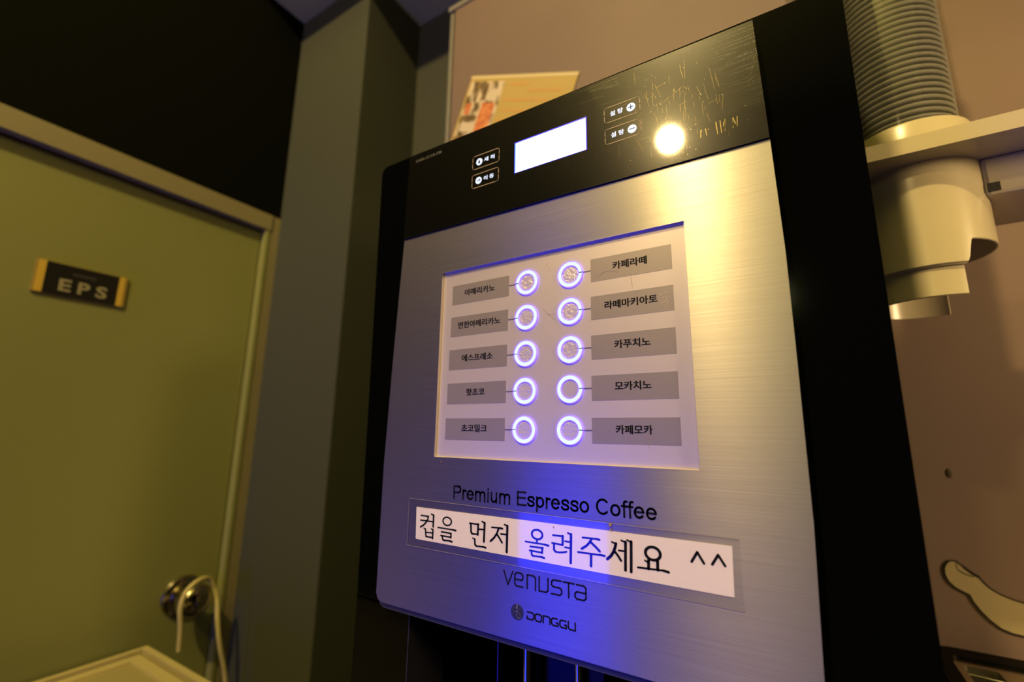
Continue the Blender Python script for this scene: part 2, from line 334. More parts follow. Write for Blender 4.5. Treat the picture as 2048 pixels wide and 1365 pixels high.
# ---------------------------------------------------------------- room
CEILZ = 2.706
struct('floor', box(-1.6, 2.6, -3.4, 1.0, -0.05, 0.0), FLOOR)
struct('ceiling', box(-1.6, 2.6, 0.53, 1.0, CEILZ, 4.20), CEIL)
struct('trim_4', box(-1.6, 2.6, 0.518, 0.530, CEILZ + 0.004, 4.15), GREY)
struct('ceiling', box(-1.6, 2.6, -3.4, 0.53, 4.15, 4.20), CEIL)  # unseen higher ceiling, guessed and added to leave room for the high lamp
struct('wall_back', box(-0.90, 2.6, 0.869, 0.93, 0.0, CEILZ), GREY)
struct('wall_column', box(-1.32, -0.897, 0.676, 0.95, 0.0, CEILZ, 0.003), GREY)
wl = struct('wall_left', slab([(-3.4, 0.0), (-0.32, 0.0), (-0.32, 2.051), (0.676, 2.051), (0.676, CEILZ), (0.53, CEILZ), (0.53, 4.15), (-3.4, 4.15)], [], -1.30, -1.2, axis='x'), TRANSOM)
struct('wall_right', box(-0.626, 2.2, 0.72, 0.80, 0.0, 2.478), WALLPINK)
struct('trim_1', box(-0.642, -0.633, 0.722, 0.80, 0.0, 2.478, 0.001), TRIM)
struct('trim_2', box(-0.633, -0.626, 0.735, 0.80, 0.0, 2.478), DARKGAP)
struct('trim_3', box(-0.645, 2.2, 0.716, 0.80, 2.478, 2.492, 0.002), TRIM)
# door in the left wall
door = thing('door_1', 'olive cream service door', 'door', (-1.22, 0.2, 0.0)); del door['label']; del door['category']; door['kind'] = 'structure'
obj('door_leaf', box(-1.26, -1.216, -0.27, 0.636, 0.01, 2.000, 0.002), DOORP, door)
fr = bmesh.new()
box(-1.27, -1.196, -0.32, -0.272, 0, 2.051, 0.001, fr); box(-1.27, -1.196, -0.272, 0.653, 2.006, 2.051, 0.001, fr)
obj('door_frame', fr, FRAMEP, door)
obj('door_jamb', box(-1.27, -1.1975, 0.638, 0.653, 0, 2.006, 0.004), DOORP, door)
obj('door_post', box(-1.27, -1.199, 0.653, 0.676, 0, 2.051), FRAMEP, door)
# knob
kc = (-1.216, 0.566, 1.100)
kr = obj('door_knob', lathe([(0.0, 0.078), (0.014, 0.077), (0.026, 0.071), (0.034, 0.060), (0.036, 0.050), (0.033, 0.038), (0.024, 0.028), (0.014, 0.022), (0.013, 0.010)], kc, 40, axis='x'), KNOBM, door, smooth=True)
obj('rosette', lathe([(0.013, 0.012), (0.030, 0.011), (0.040, 0.006), (0.043, 0.0)], kc, 40, axis='x'), KNOBM, kr, smooth=True)
obj('key_cylinder', lathe([(0.0, 0.081), (0.008, 0.081), (0.009, 0.076)], kc, 20, axis='x'), KNOBM, kr, smooth=True)
tag(obj('hanging_cord', tube(smoothpath([(-1.128, 0.533, 1.020), (-1.127, 0.530, 1.060), (-1.127, 0.524, 1.105), (-1.128, 0.532, 1.132), (-1.134, 0.553, 1.146), (-1.148, 0.583, 1.142), (-1.146, 0.603, 1.105), (-1.132, 0.606, 1.050), (-1.127, 0.615, 1.000), (-1.127, 0.634, 0.935), (-1.127, 0.645, 0.86), (-1.127, 0.640, 0.78)]), 0.0048, 10), CORDM, smooth=True), 'cream cord looped over the round door knob', 'cord')
# door sign
sg = thing('door_sign', 'small black door sign with gold ends reading EPS', 'sign', (-1.215, 0.295, 1.72))
obj('backing', box(-1.2158, -1.2125, 0.2240, 0.3670, 1.7205, 1.7850), mat('clear brown sign edge', (0.34, 0.24, 0.06), 0.3), sg)
obj('sign_face', box(-1.2125, -1.2115, 0.2385, 0.3520, 1.7215, 1.7840), SIGNB, sg)
obj('gold_end', box(-1.2125, -1.2113, 0.2275, 0.2385, 1.7215, 1.7840), GOLD, sg)
obj('gold_end', box(-1.2125, -1.2113, 0.3520, 0.3625, 1.7215, 1.7840), GOLD, sg)
for ch, a in (('E', 0.2605), ('P', 0.2890), ('S', 0.3170)):
    lettering(ch, a, a + 0.0185, 1.7300, 1.7545, -1.2109, SIGNT, sg, 0.03, axis='x')
sm = bmesh.new()
for i in range(7): box(-1.2112, -1.2110, 0.2790 + i * 0.0052, 0.2790 + i * 0.0052 + 0.0036, 1.7655, 1.7690, bm=sm)
obj('small_print', sm, mat('dim sign print', (0.08, 0.075, 0.06), 0.5), sg)

# low cabinet with a raised rim against the door wall
cb = thing('low_cabinet', 'low olive cabinet with a pale raised rim in front of the door', 'cabinet', (-0.98, 0.1, 0.0))
obj('body', box(-1.105, -0.60, -0.35, 0.462, 0.0, 1.040, 0.004), TRAYM, cb)
obj('rim', slab(rect(-1.108, -0.597, -0.353, 0.466), [rect(-1.097, -0.608, -0.342, 0.455)], 1.040, 1.058, axis='z'), TRAYR, cb)
obj('lid', slab(rect(-1.088, -0.617, -0.333, 0.446), [rect(-1.070, -0.635, -0.315, 0.428)], 1.040, 1.054, axis='z'), TRAYR, cb)
obj('gap', slab(rect(-1.097, -0.608, -0.342, 0.455), [rect(-1.088, -0.617, -0.333, 0.446)], 1.0400, 1.0425, axis='z'), DARKGAP, cb)
obj('lid_panel', box(-1.070, -0.635, -0.315, 0.428, 1.040, 1.050), TRAYM, cb)

# ---------------------------------------------------------------- poster, graphic, stain on the pink wall
o = Vector((-0.565, 0, 2.2635)); ex = Vector((0.2616, 0, -0.1075)).normalized(); ez = Vector((0.0515, 0, 0.1356)).normalized()
PW, PH = 0.2828, 0.200
def pp(u, v): q = o + ex * u * PW - ez * v * PH; return (q.x, q.z)
def pquad(u0, u1, v0, v1): return [pp(u0, v1), pp(u1, v1), pp(u1, v0), pp(u0, v0)]
po = thing('poster', 'yellow poster with food snapshots taped askew on the pink wall', 'poster', (o.x, 0.719, o.z))
obj('sheet', slab(pquad(0, 1, 0, 1), [], 0.7175, 0.7195), POST, po)
obj('top_edge', slab(pquad(0.0, 1.0, 0.0, 0.035), [], 0.7172, 0.7175), POSTW, po)
obj('snapshot', slab(pquad(0.02, 0.365, 0.07, 0.99), [], 0.7170, 0.7175), PHOTO, po)
def patch(name, u0, u1, v0, v1, m): obj(name, slab(pquad(u0, u1, v0, v1), [], 0.7167, 0.7170), m, po)
patch('snapshot', 0.205, 0.335, 0.32, 0.72, PHOTOR)
patch('snapshot', 0.04, 0.10, 0.33, 0.46, PHOTOR)
patch('snapshot', 0.095, 0.13, 0.09, 0.30, PHOTOB); patch('snapshot', 0.175, 0.22, 0.09, 0.29, PHOTOB)
patch('snapshot', 0.245, 0.34, 0.16, 0.30, PHOTOL); patch('snapshot', 0.03, 0.19, 0.47, 0.53, PHOTOB)
patch('snapshot', 0.05, 0.18, 0.55, 0.66, PHOTOL); patch('snapshot', 0.02, 0.19, 0.72, 0.95, PHOTOB)
pt = bmesh.new()
for u0, u1, v in ((0.42, 0.60, 0.095), (0.60, 0.90, 0.165), (0.41, 0.80, 0.27), (0.41, 0.78, 0.39), (0.41, 0.75, 0.50), (0.41, 0.8, 0.61)):
    u = u0
    while u < u1:
        wd = random.uniform(0.018, 0.045); slab(pquad(u, min(u + wd, u1), v, v + 0.028), [], 0.7171, 0.7175, bm=pt); u += wd + 0.008
obj('printed_lines', pt, POSTT, po)

FG = [(0.150 + 0.20, 1.2500), (0.366, 1.272), (0.362, 1.296), (0.34, 1.312), (0.30, 1.308), (0.26, 1.300), (0.2100, 1.3005), (0.1776, 1.3045), (0.1693, 1.3065), (0.16, 1.3103), (0.1534, 1.3146), (0.1484, 1.3207), (0.146, 1.3246), (0.1405, 1.328), (0.1352, 1.3329), (0.1304, 1.3374), (0.1259, 1.3383), (0.1216, 1.3351), (0.1189, 1.3298), (0.1185, 1.323), (0.1207, 1.316), (0.1254, 1.3107), (0.1318, 1.3071), (0.1363, 1.3051), (0.1382, 1.2989), (0.1429, 1.2906), (0.1491, 1.2827), (0.1567, 1.2762), (0.1647, 1.2734), (0.173, 1.2726), (0.21, 1.272), (0.26, 1.270), (0.31, 1.254)]
fg = thing('finger_graphic', 'cream pointing finger graphic outlined in black on the pink wall', 'wall graphic', (0.15, 0.7195, 1.30))
obj('fill', slab(FG, [], 0.7185, 0.7198), FINGERF, fg)
ln = bmesh.new(); ribbon(FG + [FG[0]], 0.0013, 0.7180, ln)
ribbon([(0.1294, 1.3353), (0.1299, 1.3296)], 0.0005, 0.7180, ln); ribbon([(0.1303, 1.3290), (0.1357, 1.3257), (0.1408, 1.3241), (0.1432, 1.3254)], 0.0008, 0.7180, ln); ribbon([(0.1352, 1.3329), (0.1405, 1.328), (0.1460, 1.3246)], 0.0022, 0.7179, ln)
obj('outline', ln, LINE, fg)
tag(obj('wall_stain', lathe([(0.0, -0.0012), (0.0016, -0.0011), (0.0028, -0.0004)], (0, 0, 0), 16, axis='y'), STAIN), 'tiny brown stain on the pink wall above the finger graphic', 'stain')
st = C.objects['wall_stain']; st.location = (0.1362, 0.7198, 1.4314); st.scale = (1.0, 1, 1.9)

# ---------------------------------------------------------------- counter and toaster
tag(obj('counter', box(-0.46, 1.4, 0.12, 0.715, 1.02, 1.058, 0.004), COUNTER), 'dark counter carrying the coffee machine and toaster', 'counter')
to = thing('toaster', 'black toaster with a steel slotted top on the counter beside the machine', 'toaster', (0.16, 0.56, 1.058))
tb = slab(rrect(0.092, 0.232, 0.420, 0.706, 0.022, 6), [], 1.066, 1.246, axis='z')
slab(rrect(0.092, 0.232, 0.420, 0.706, 0.022, 6), [rrect(0.1055, 0.2185, 0.434, 0.683, 0.008, 4)], 1.246, 1.2535, bm=tb, axis='z')
obj('shell', tb, TOASTB, to, smooth=True)
slots = [(0.1128, 0.1385), (0.1590, 0.1850)]
obj('top_plate', slab(rrect(0.1058, 0.2182, 0.4343, 0.6827, 0.007, 4), [rrect(a, b, 0.45, 0.668, 0.003, 3) for a, b in slots], 1.2462, 1.2505, axis='z'), TOASTM, to)
for a, b in slots:
    obj('bread_slot', slab(rect(a, b, 0.45, 0.668), [], 1.2461, 1.2463, axis='z'), HOLLOW, to)
    for k in range(3): obj('wire_guide', tube([(a + 0.0005, 0.655 - k * 0.03, 1.2478), (b - 0.0005, 0.652 - k * 0.03, 1.2478)], 0.0006, 6), WIRE, to)
for k in range(4): obj('foot', box((0.105, 0.205)[k % 2], (0.12, 0.22)[k % 2], (0.44, 0.67)[k // 2], (0.455, 0.685)[k // 2], 1.058, 1.067), BLACKM, to)
obj('lever', box(0.152, 0.172, 0.408, 0.421, 1.18, 1.192, 0.002), BLACKM, to)

# ---------------------------------------------------------------- coffee machine
cm = thing('coffee_machine', 'black and brushed steel coffee vending machine with blue lit buttons', 'coffee machine', (-0.133, 0.48, 1.058))
hs = bmesh.new()
slab([(-0.2995, 1.346), (0.0385, 1.346), (0.0385, 1.707), (-0.3000, 1.707), (-0.3035, 1.7062), (-0.3062, 1.7035), (-0.3070, 1.7000)], [], 0.262, 0.700, bm=hs)      # head
box(-0.2995, -0.2450, 0.262, 0.690, 1.070, 1.347, 0, hs); box(-0.020, 0.0385, 0.262, 0.690, 1.070, 1.347, 0, hs)
box(-0.2450, -0.020, 0.40, 0.690, 1.070, 1.348, 0, hs); box(-0.2995, 0.0385, 0.255, 0.690, 1.062, 1.100, 0.002, hs)
obj('housing', hs, BLACK, cm)
for x in (-0.28, 0.01):
    for y in (0.29, 0.66): obj('foot', lathe([(0, 0), (0.014, 0), (0.014, 0.005), (0, 0.005)], (x, y, 1.0582), 20), BLACKM, cm)
obj('shadow_column', box(0.0245, 0.0386, 0.2620, 0.700, 1.70, 1.902, 0.004), BLACK, cm, smooth=True)  # guessed column, added to cast the lamp shadows beside the machine
# bay with nozzles
obj('bay_lining', box(-0.2445, -0.0205, 0.392, 0.3995, 1.10, 1.345), BAYM, cm)
obj('bay_rib', box(-0.1960, -0.1952, 0.300, 0.392, 1.10, 1.345), RIBM, cm)
obj('bay_rib', box(-0.2449, -0.2443, 0.2615, 0.30, 1.10, 1.345), RIBM, cm)  # thin strip added as the highlight line on the bay's left edge
obj('bay_rib', box(-0.1640, -0.1632, 0.300, 0.392, 1.10, 1.345), BAYM, cm)
obj('blue_plate', box(-0.1575, -0.1380, 0.306, 0.312, 1.12, 1.345), BLUEP, cm)
for x, r in ((-0.1724, 0.0036), (-0.1350, 0.0026)):
    n = obj('nozzle_tube', lathe([(0, 1.3455), (r * .9, 1.3455), (r, 1.3445), (r, 1.16), (r * .8, 1.155), (0, 1.155)], (x, 0.302, 0), 28), CHROME, cm, smooth=True)
    obj('nozzle_bracket', box(x - r - 0.002, x + r + 0.012, 0.307, 0.322, 1.15, 1.3458), BLACKM, n)
obj('drip_tray', box(-0.240, -0.026, 0.262, 0.398, 1.101, 1.112, 0.002), BLACKM, cm)
# door plate, steel, black band
RX = [(-0.0019, 1.352), (-0.0019, 1.3703), (0.0003, 1.432), (0.0005, 1.4657), (0.0008, 1.5129), (0.0008, 1.5598), (-0.0007, 1.6213)]
LX = [(-0.2615, 1.6222), (-0.2655, 1.5300), (-0.2682, 1.4449), (-0.2674, 1.3570), (-0.2655, 1.3535), (-0.2620, 1.352)]
outer_steel = LX[::1] + RX
def grow(pts, d):
    cx, cz = -0.1335, 1.52
    return [(x + (d if x > cx else -d), z + (d if z > cz + 0.1 else (-d if z < 1.36 else 0))) for x, z in pts]
full = [(-0.2600, 1.6962), (-0.2615, 1.6222)] + LX[1:] + RX[:-1] + [(-0.0007, 1.6213), (-0.0030, 1.6947)]
obj('door_backing', slab([(x, z - (0.0042 if z < 1.36 else 0)) for x, z in full], [], 0.2535, 0.2625), LIPM, cm)
HX0, HX1, HZ0, HZ1 = -0.2193, -0.0455, 1.4524, 1.5866
sp = obj('steel_panel', slab(outer_steel, [rect(HX0, HX1, HZ0, HZ1)], YF, 0.2535), STEEL, cm)
rv = slab(rect(HX0, HX1, HZ0, HZ1), [rect(HX0 + 0.0001, HX1 - 0.0001, HZ0 + 0.0001, HZ1 - 0.0001)], YF - 0.0001, 0.2531)
obj('reveal', rv, REVEAL, sp)
band = slab([(-0.2600, 1.6962), (-0.2614, 1.6226), (-0.0008, 1.6217), (-0.0030, 1.6947)], [], YF - 0.0012, 0.2535)
bmesh.ops.bevel(band, geom=[e for e in band.edges if len(e.link_faces) == 2 and abs(e.verts[0].co.y - (YF - 0.0012)) < 1e-5 and abs(e.verts[1].co.y - (YF - 0.0012)) < 1e-5 and e.calc_face_angle(0) > 0.5], offset=0.0010, segments=2, affect='EDGES', profile=0.5)
bd = obj('control_band', band, BAND, cm)
YB = YF - 0.0012
kb = YB / YF
def B(x, z): return (x * mm * kb, (z * mm - 1.47) * kb + 1.47)                 # mm on the panel -> metres on the band face
def stroke_set(sets, y, bm=None, f=B):
    bm = bm or bmesh.new()
    for wd, pts in sets: ribbon([f(*p) for p in pts], wd * mm, y, bm)
    return bm
# display
def Q(x0, x1, z0, z1, f=B):
    a = f(x0, z0); b = f(x1, z1); return rect(a[0], b[0], a[1], b[1])
ds = obj('display', slab(Q(-156.0, -102.4, 1650.0, 1673.0), [], YB - 0.0002, YB + 0.0004), LCD, bd)
dm = slab(Q(-157.0, -101.7, 1649.7, 1674.0), [Q(-156.0, -102.4, 1650.0, 1673.0)], YB - 0.00012, YB + 0.0004)
obj('display_edge', dm, LCDB, bd)
obj('display_edge', slab(Q(-156.4, -155.6, 1650.2, 1672.6), [], YB - 0.0003, YB - 0.0002), LCDC, bd)
# keys
def key(x0, x1, z0, z1, r=1.6):
    xm = 0.35; zc = (z0 + z1) / 2; g = 0.55
    def arc(cx, cz, a0):
        return [(cx + r * math.cos(math.radians(a0 + 90 * i / 5)), cz + r * math.sin(math.radians(a0 + 90 * i / 5))) for i in range(6)]
    up = [(x0, zc + g)] + list(reversed(arc(x0 + r, z1 - r, 90))) + list(reversed(arc(x1 - r, z1 - r, 0))) + [(x1, zc + g)]
    dn = [(x0, zc - g)] + arc(x0 + r, z0 + r, 180) + arc(x1 - r, z0 + r, 270) + [(x1, zc - g)]
    return [(0.42, up), (0.42, dn)]
keys = [('세 척', -194.0, -170.1, 1663.8, 1674.7, -188.0, 1669.1, (-183.6, -174.3), 'drop'),
        ('이 동', -194.2, -170.4, 1648.4, 1659.2, -188.2, 1653.8, (-183.4, -174.6), 'arrow'),
        ('설 탕', -89.6, -66.7, 1663.7, 1674.3, -72.3, 1669.0, (-85.7, -77.4), 'plus'),
        ('설 탕', -89.4, -66.5, 1648.6, 1659.1, -72.1, 1653.8, (-85.5, -77.2), 'minus')]
for txt, x0, x1, z0, z1, cx, cz, (ta, tb_), ic in keys:
    k = obj('key_outline', stroke_set(key(x0, x1, z0, z1), YB - 0.00015), KEYGOLD, bd)
    zc = cz + (0.2 if ta > -100 or True else 0)
    a = B(ta, zc - 1.75); b = B(tb_, zc + 1.75)
    lettering(txt, a[0], b[0], a[1], b[1], YB - 0.00015, KEYLED, bd, 0.010, fat=0.00008, name='key_lettering')
    c = B(cx, cz)
    obj('key_icon', slab(circle(c[0], c[1], 2.75 * mm, n=40), [], YB - 0.00016, YB + 0.0002), KEYLED, bd)
    ib = bmesh.new(); yy = YB - 0.0003
    if ic == 'drop':
        ib = slab([B(cx - 0.9 * math.cos(t), cz - 0.6 + 0.9 * math.sin(t)) for t in [i * PI / 8 - 0.5 for i in range(-1, 9)][::-1]][:0] + [B(cx, cz + 1.9), B(cx - 0.65, cz + 0.3), B(cx - 0.95, cz - 0.5), B(cx - 0.7, cz - 1.3), B(cx, cz - 1.6), B(cx + 0.7, cz - 1.3), B(cx + 0.95, cz - 0.5), B(cx + 0.65, cz + 0.3)], [], yy, YB)
    elif ic == 'arrow':
        for wd, pts in ((0.5, [(cx - 1.8, cz), (cx + 1.7, cz)]), (0.5, [(cx + 0.3, cz + 1.3), (cx + 1.7, cz), (cx + 0.3, cz - 1.3)])): ribbon([B(*p) for p in pts], wd * mm, yy, ib)
    else:
        ribbon([B(cx - 1.5, cz), B(cx + 1.5, cz)], 0.55 * mm, yy, ib)
        if ic == 'plus': ribbon([B(cx, cz - 1.5), B(cx, cz + 1.5)], 0.55 * mm, yy, ib)
    obj('icon_mark', ib, INK, bd)
a = B(-253.4, 1689.2); b = B(-225.9, 1691.6)
lettering('DSK-C10-FB', a[0], b[0], a[1], b[1], YB - 0.00015, mat('dim grey print', (0.12, 0.11, 0.08), 0.5), bd, 0.02)
# tiny paint chips on the band
cb_ = bmesh.new()
for i in range(46):
    x = random.gauss(-55, 24); z = random.uniform(1626, 1692)
    if not -98 < x < -6: continue
    p = B(x, z); r = random.uniform(0.10, 0.26) * mm
    cb_.faces.new([cb_.verts.new((p[0] + r * math.cos(t), YB - 0.0001, p[1] + r * math.sin(t))) for t in (0, 1.3, 2.6, 3.9, 5.2)])
chips = obj('paint_chips', cb_, mat('pale chipped spots', (0.7, 0.6, 0.35), 0.3), bd); chips['kind'] = 'stuff'

# scratches worn into the band round the sugar keys
sb_ = bmesh.new()
for i in range(85):
    x = random.gauss(-47, 17); z = random.gauss(1657, 17)
    if not (-98 < x < -5 and 1627 < z < 1690): continue
    a_ = random.choice((random.gauss(97, 7), random.gauss(97, 7), random.gauss(97, 7), random.gauss(97, 7), random.gauss(20, 12), random.gauss(122, 8))); L = random.uniform(2, 13); cv = random.uniform(-14, 14)
    pts = []; ang = a_
    for k in range(6):
        pts.append((x, z)); x += L / 5 * math.cos(math.radians(ang)); z += L / 5 * math.sin(math.radians(ang)); ang += cv / 5
    pts = [p for p in pts if -99 < p[0] < -4 and 1625 < p[1] < 1692]
    if len(pts) > 1: ribbon([B(*p) for p in pts], random.uniform(0.04, 0.09) * mm, YB - 0.00008, sb_, cap=False)
for i in range(16):
    x = random.uniform(-34, -14); L = random.uniform(1.5, 5); ribbon([B(x, 1636 + random.uniform(-4, 3)), B(x + random.uniform(-.5, .5), 1636 + L)], 0.3 * mm, YB - 0.00008, sb_, cap=False)
obj('scratches', sb_, mat('scratched acrylic', (0.20, 0.165, 0.07), 0.30, 1.0), bd)['kind'] = 'stuff'

# menu panel, set back in the steel
YM = 0.2531; km = YM / YF
def Mn(x, z): return (x * mm * km, (z * mm - 1.47) * km + 1.47)
mp = obj('menu_panel', slab(rect(HX0, HX1, HZ0, HZ1), [], YM, YM + 0.0004), MENU, cm)
rows = [1567.2, 1543.5, 1519.6, 1495.7, 1471.6]
left = [('아메리카노', -197.4, -171.4), ('연한아메리카노', -202.3, -166.4), ('에스프레소', -197.9, -172.0), ('핫초코', -193.2, -177.9), ('초코밀크', -196.1, -175.3)]
right = [('카페라떼', -87.1, -66.9), ('라떼마키아토', -92.6, -62.0), ('카푸치노', -87.4, -66.9), ('모카치노', -87.8, -67.4), ('카페모카', -88.0, -67.8)]
for i, z in enumerate(rows):
    sh = -0.42 * i; sr = -0.35 * i
    for side, (txt, x0, x1) in (('l', left[i]), ('r', right[i])):
        lx0, lx1 = (-208.5 + sh, -159.8 + sh * 0.9) if side == 'l' else (-101.0 + sr * 0.8, -53.1 + sr * 0.2)
        pl = obj('menu_label', slab(Q(lx0, lx1, z - 7.2, z + 7.2, Mn), [], YM - 0.0001, YM + 0.0002), PLATE, mp)
        a = Mn(x0, z + 0.7 - 2.45); b = Mn(x1, z + 0.7 + 2.45)
        lettering(txt, a[0], b[0], a[1], b[1], YM - 0.0002, INK, mp, 0.010, fat=0.00013)
        cx = -145.7 - 0.32 * i if side == 'l' else -114.6 - 0.34 * i
        c = Mn(cx, z); ro, ri = 8.15 * mm, 6.05 * mm; lw = 0.38 * mm
        gap = 180 if side == 'l' else 0
        def arcring(r0, r1, y0, y1, g):
            out = [(c[0] + r1 * math.cos(math.radians(gap + g + (360 - 2 * g) * k / 60)), c[1] + r1 * math.sin(math.radians(gap + g + (360 - 2 * g) * k / 60))) for k in range(61)]
            inn = [(c[0] + r0 * math.cos(math.radians(gap + g + (360 - 2 * g) * k / 60)), c[1] + r0 * math.sin(math.radians(gap + g + (360 - 2 * g) * k / 60))) for k in range(60, -1, -1)]
            return slab(out + inn, [], y0, y1)
        bt = obj('drink_button', slab(circle(c[0], c[1], ri - lw), [], YM - 0.0002, YM + 0.0002), DOME if (side, i) != ('r', 3) else MENU, mp)
        obj('light_ring', arcring(ri, ro, YM - 0.0005, YM, 1.6), RING, mp)
        hb = slab(circle(c[0], c[1], ro + lw, n=60), [circle(c[0], c[1], ro, n=60)], YM - 0.0009, YM)
        slab(circle(c[0], c[1], ri, n=60), [circle(c[0], c[1], ri - lw, n=60)], YM - 0.0007, YM, bm=hb)
        obj('ring_edge', hb, HALO, mp)
        tk = bmesh.new()
        if side == 'l': ribbon([Mn(lx1, z + 0.1), Mn(cx - 6.3, z + 0.1)], 0.45 * mm, YM - 0.0003, tk, cap=False); ribbon([Mn(cx - 8.8, z + 0.1), Mn(cx - 6.0, z + 0.1)], 0.5 * mm, YM - 0.0010, tk, cap=False)
        else: ribbon([Mn(cx + 6.3, z + 0.1), Mn(lx0, z + 0.1)], 0.45 * mm, YM - 0.0003, tk, cap=False); ribbon([Mn(cx + 6.0, z + 0.1), Mn(cx + 8.8, z + 0.1)], 0.5 * mm, YM - 0.0010, tk, cap=False)
        obj('pointer_line', tk, TICK, mp)
# a few scratches on the menu panel
sc = bmesh.new()
for pts in ([(-133.5, 1547.5), (-128.5, 1542.5), (-125, 1539.0)], [(-131, 1543.6), (-124, 1543.2)], [(-131, 1577.5), (-128.3, 1572)], [(-96.0, 1563.0), (-92, 1565.4), (-87, 1564.8), (-83.5, 1563.2)], [(-76.5, 1560), (-75.7, 1553)], [(-66, 1526), (-64.5, 1519)], [(-70.5, 1470), (-70.2, 1463)]):
    ribbon([Mn(*p) for p in pts], 0.16 * mm, YM - 0.0003, sc)
obj('scratches', sc, mat('scratch', (0.45, 0.36, 0.30), 0.2), mp)['kind'] = 'stuff'
sm = bmesh.new()
for i in range(26):
    x = -58.3 + random.uniform(-2.4, 2.4); z = 1543.6 + random.uniform(-4, 3.5); L = random.uniform(0.8, 2.6)
    ribbon([Mn(x, z), Mn(x + random.uniform(-.3, .3), z - L)] if random.random() < .6 else [Mn(x, z), Mn(x + L * .6, z)], 0.13 * mm, YM - 0.0003, sm)
obj('scratches', sm, mat('pale scratch', (0.85, 0.75, 0.6), 0.15), mp)['kind'] = 'stuff'

# steel lettering
YS = YF - 0.00015
def S(x, z): return (x * mm, z * mm)
def el(cx_, cy_, rx, ry, a0, a1, n=26): return [(cx_ + rx * math.cos(math.radians(a0 + (a1 - a0) * i / n)), cy_ + ry * math.sin(math.radians(a0 + (a1 - a0) * i / n))) for i in range(n + 1)]
def sm_(pts, n=5): return [(p.x, p.y) for p in smoothpath([(a, b, 0) for a, b in pts], n)]
def arch(x): return sm_([(x, 300), (x + 14, 400), (x + 75, 462), (x + 160, 480), (x + 245, 462), (x + 295, 400), (x + 303, 300)]) + [(x + 303, 0)]
GL = {'P': (667, [[(125, 0), (125, 675), (400, 675)] + el(410, 505, 178, 170, 90, -90, 16) + [(125, 335)]]),
 'r': (333, [[(112, 0), (112, 505)], sm_([(112, 290), (126, 405), (168, 462), (225, 476), (305, 452)])]),
 'e': (556, [[(85, 278), (478, 278)] + el(281, 262, 198, 222, 4, 322)]),
 'm': (833, [[(112, 0), (112, 505)], arch(112), arch(415)]),
 'i': (222, [[(112, 0), (112, 505)], [(112, 640), (112, 672)]]),
 'u': (556, [[(112, 505), (112, 210)] + el(262, 200, 150, 165, 180, 270, 8) + sm_([(262, 35), (350, 55), (420, 120), (440, 230)]), [(443, 0), (443, 505)]]),
 'E': (667, [[(620, 42), (125, 42), (125, 675), (605, 675)], [(125, 388), (580, 388)]]),
 's': (500, [sm_([(425, 372), (392, 446), (320, 480), (240, 482), (150, 455), (98, 385), (135, 312), (245, 272), (370, 238), (428, 165), (400, 80), (325, 42), (245, 36), (140, 62), (75, 150)])]),
 'p': (556, [[(112, -190), (112, 505)], el(288, 260, 188, 222, 0, 360)]),
 'o': (556, [el(278, 260, 200, 224, 0, 360)]),
 'C': (722, [el(378, 358, 285, 322, 42, 318, 34)]),
 'f': (278, [sm_([(280, 682), (210, 684), (160, 655), (143, 585), (143, 500)]) + [(143, 0)], [(30, 470), (262, 470)]]),
 ' ': (278, [])}
slb = bmesh.new(); px_ = -201.9; EM = 0.01154
for ch in 'Premium Espresso Coffee':
    adv, st_ = GL[ch]
    for pts in st_: ribbon([((px_ + a * EM) * mm, (1426.6 + b * EM) * mm) for a, b in pts], 98 * EM * mm, YS, slb)
    px_ += adv * EM
obj('lettering', slb, LOGOINK, sp)
V = 0.86
venusta = [(V, [(-160.3, 1388.6), (-157.2, 1381.2), (-153.9, 1388.8)]),
 (V, [(-152.5, 1385.0), (-147.6, 1385.0), (-147.0, 1386.0), (-147.2, 1388.0), (-148.4, 1388.7), (-151.3, 1388.7), (-152.5, 1387.4), (-152.5, 1382.5), (-151.4, 1381.4), (-146.9, 1381.4)]),
 (V, [(-144.1, 1381.2), (-144.1, 1388.6), (-139.7, 1388.6), (-138.6, 1387.6), (-138.6, 1381.2)]),
 (V, [(-136.2, 1388.8), (-136.2, 1381.4), (-131.6, 1381.4), (-130.5, 1382.4), (-130.5, 1388.8)]),
 (V, [(-122.3, 1388.7), (-127.1, 1388.7), (-128.2, 1387.8), (-128.2, 1386.0), (-127.1, 1385.1), (-123.1, 1385.1), (-122.0, 1384.2), (-122.0, 1382.4), (-123.1, 1381.4), (-128.3, 1381.4)]),
 (V, [(-120.9, 1388.7), (-114.4, 1388.7)]), (V, [(-117.7, 1388.7), (-117.7, 1381.1)]),
 (V, [(-112.9, 1388.6), (-108.6, 1388.6), (-107.5, 1387.6), (-107.5, 1382.4), (-108.6, 1381.4), (-112.8, 1381.4), (-113.9, 1382.4), (-113.9, 1384.1), (-112.8, 1385.0), (-107.5, 1385.0)])]
obj('lettering', stroke_set(venusta, YS, f=S), LOGOINK, sp)
D = 0.80
def G(dx): return (D, [(-124.7 + dx, 1369.0), (-127.4 + dx, 1369.0), (-128.3 + dx, 1368.2), (-128.3 + dx, 1366.2), (-127.4 + dx, 1365.4), (-124.4 + dx, 1365.4), (-124.4 + dx, 1367.0), (-125.4 + dx, 1367.0)])
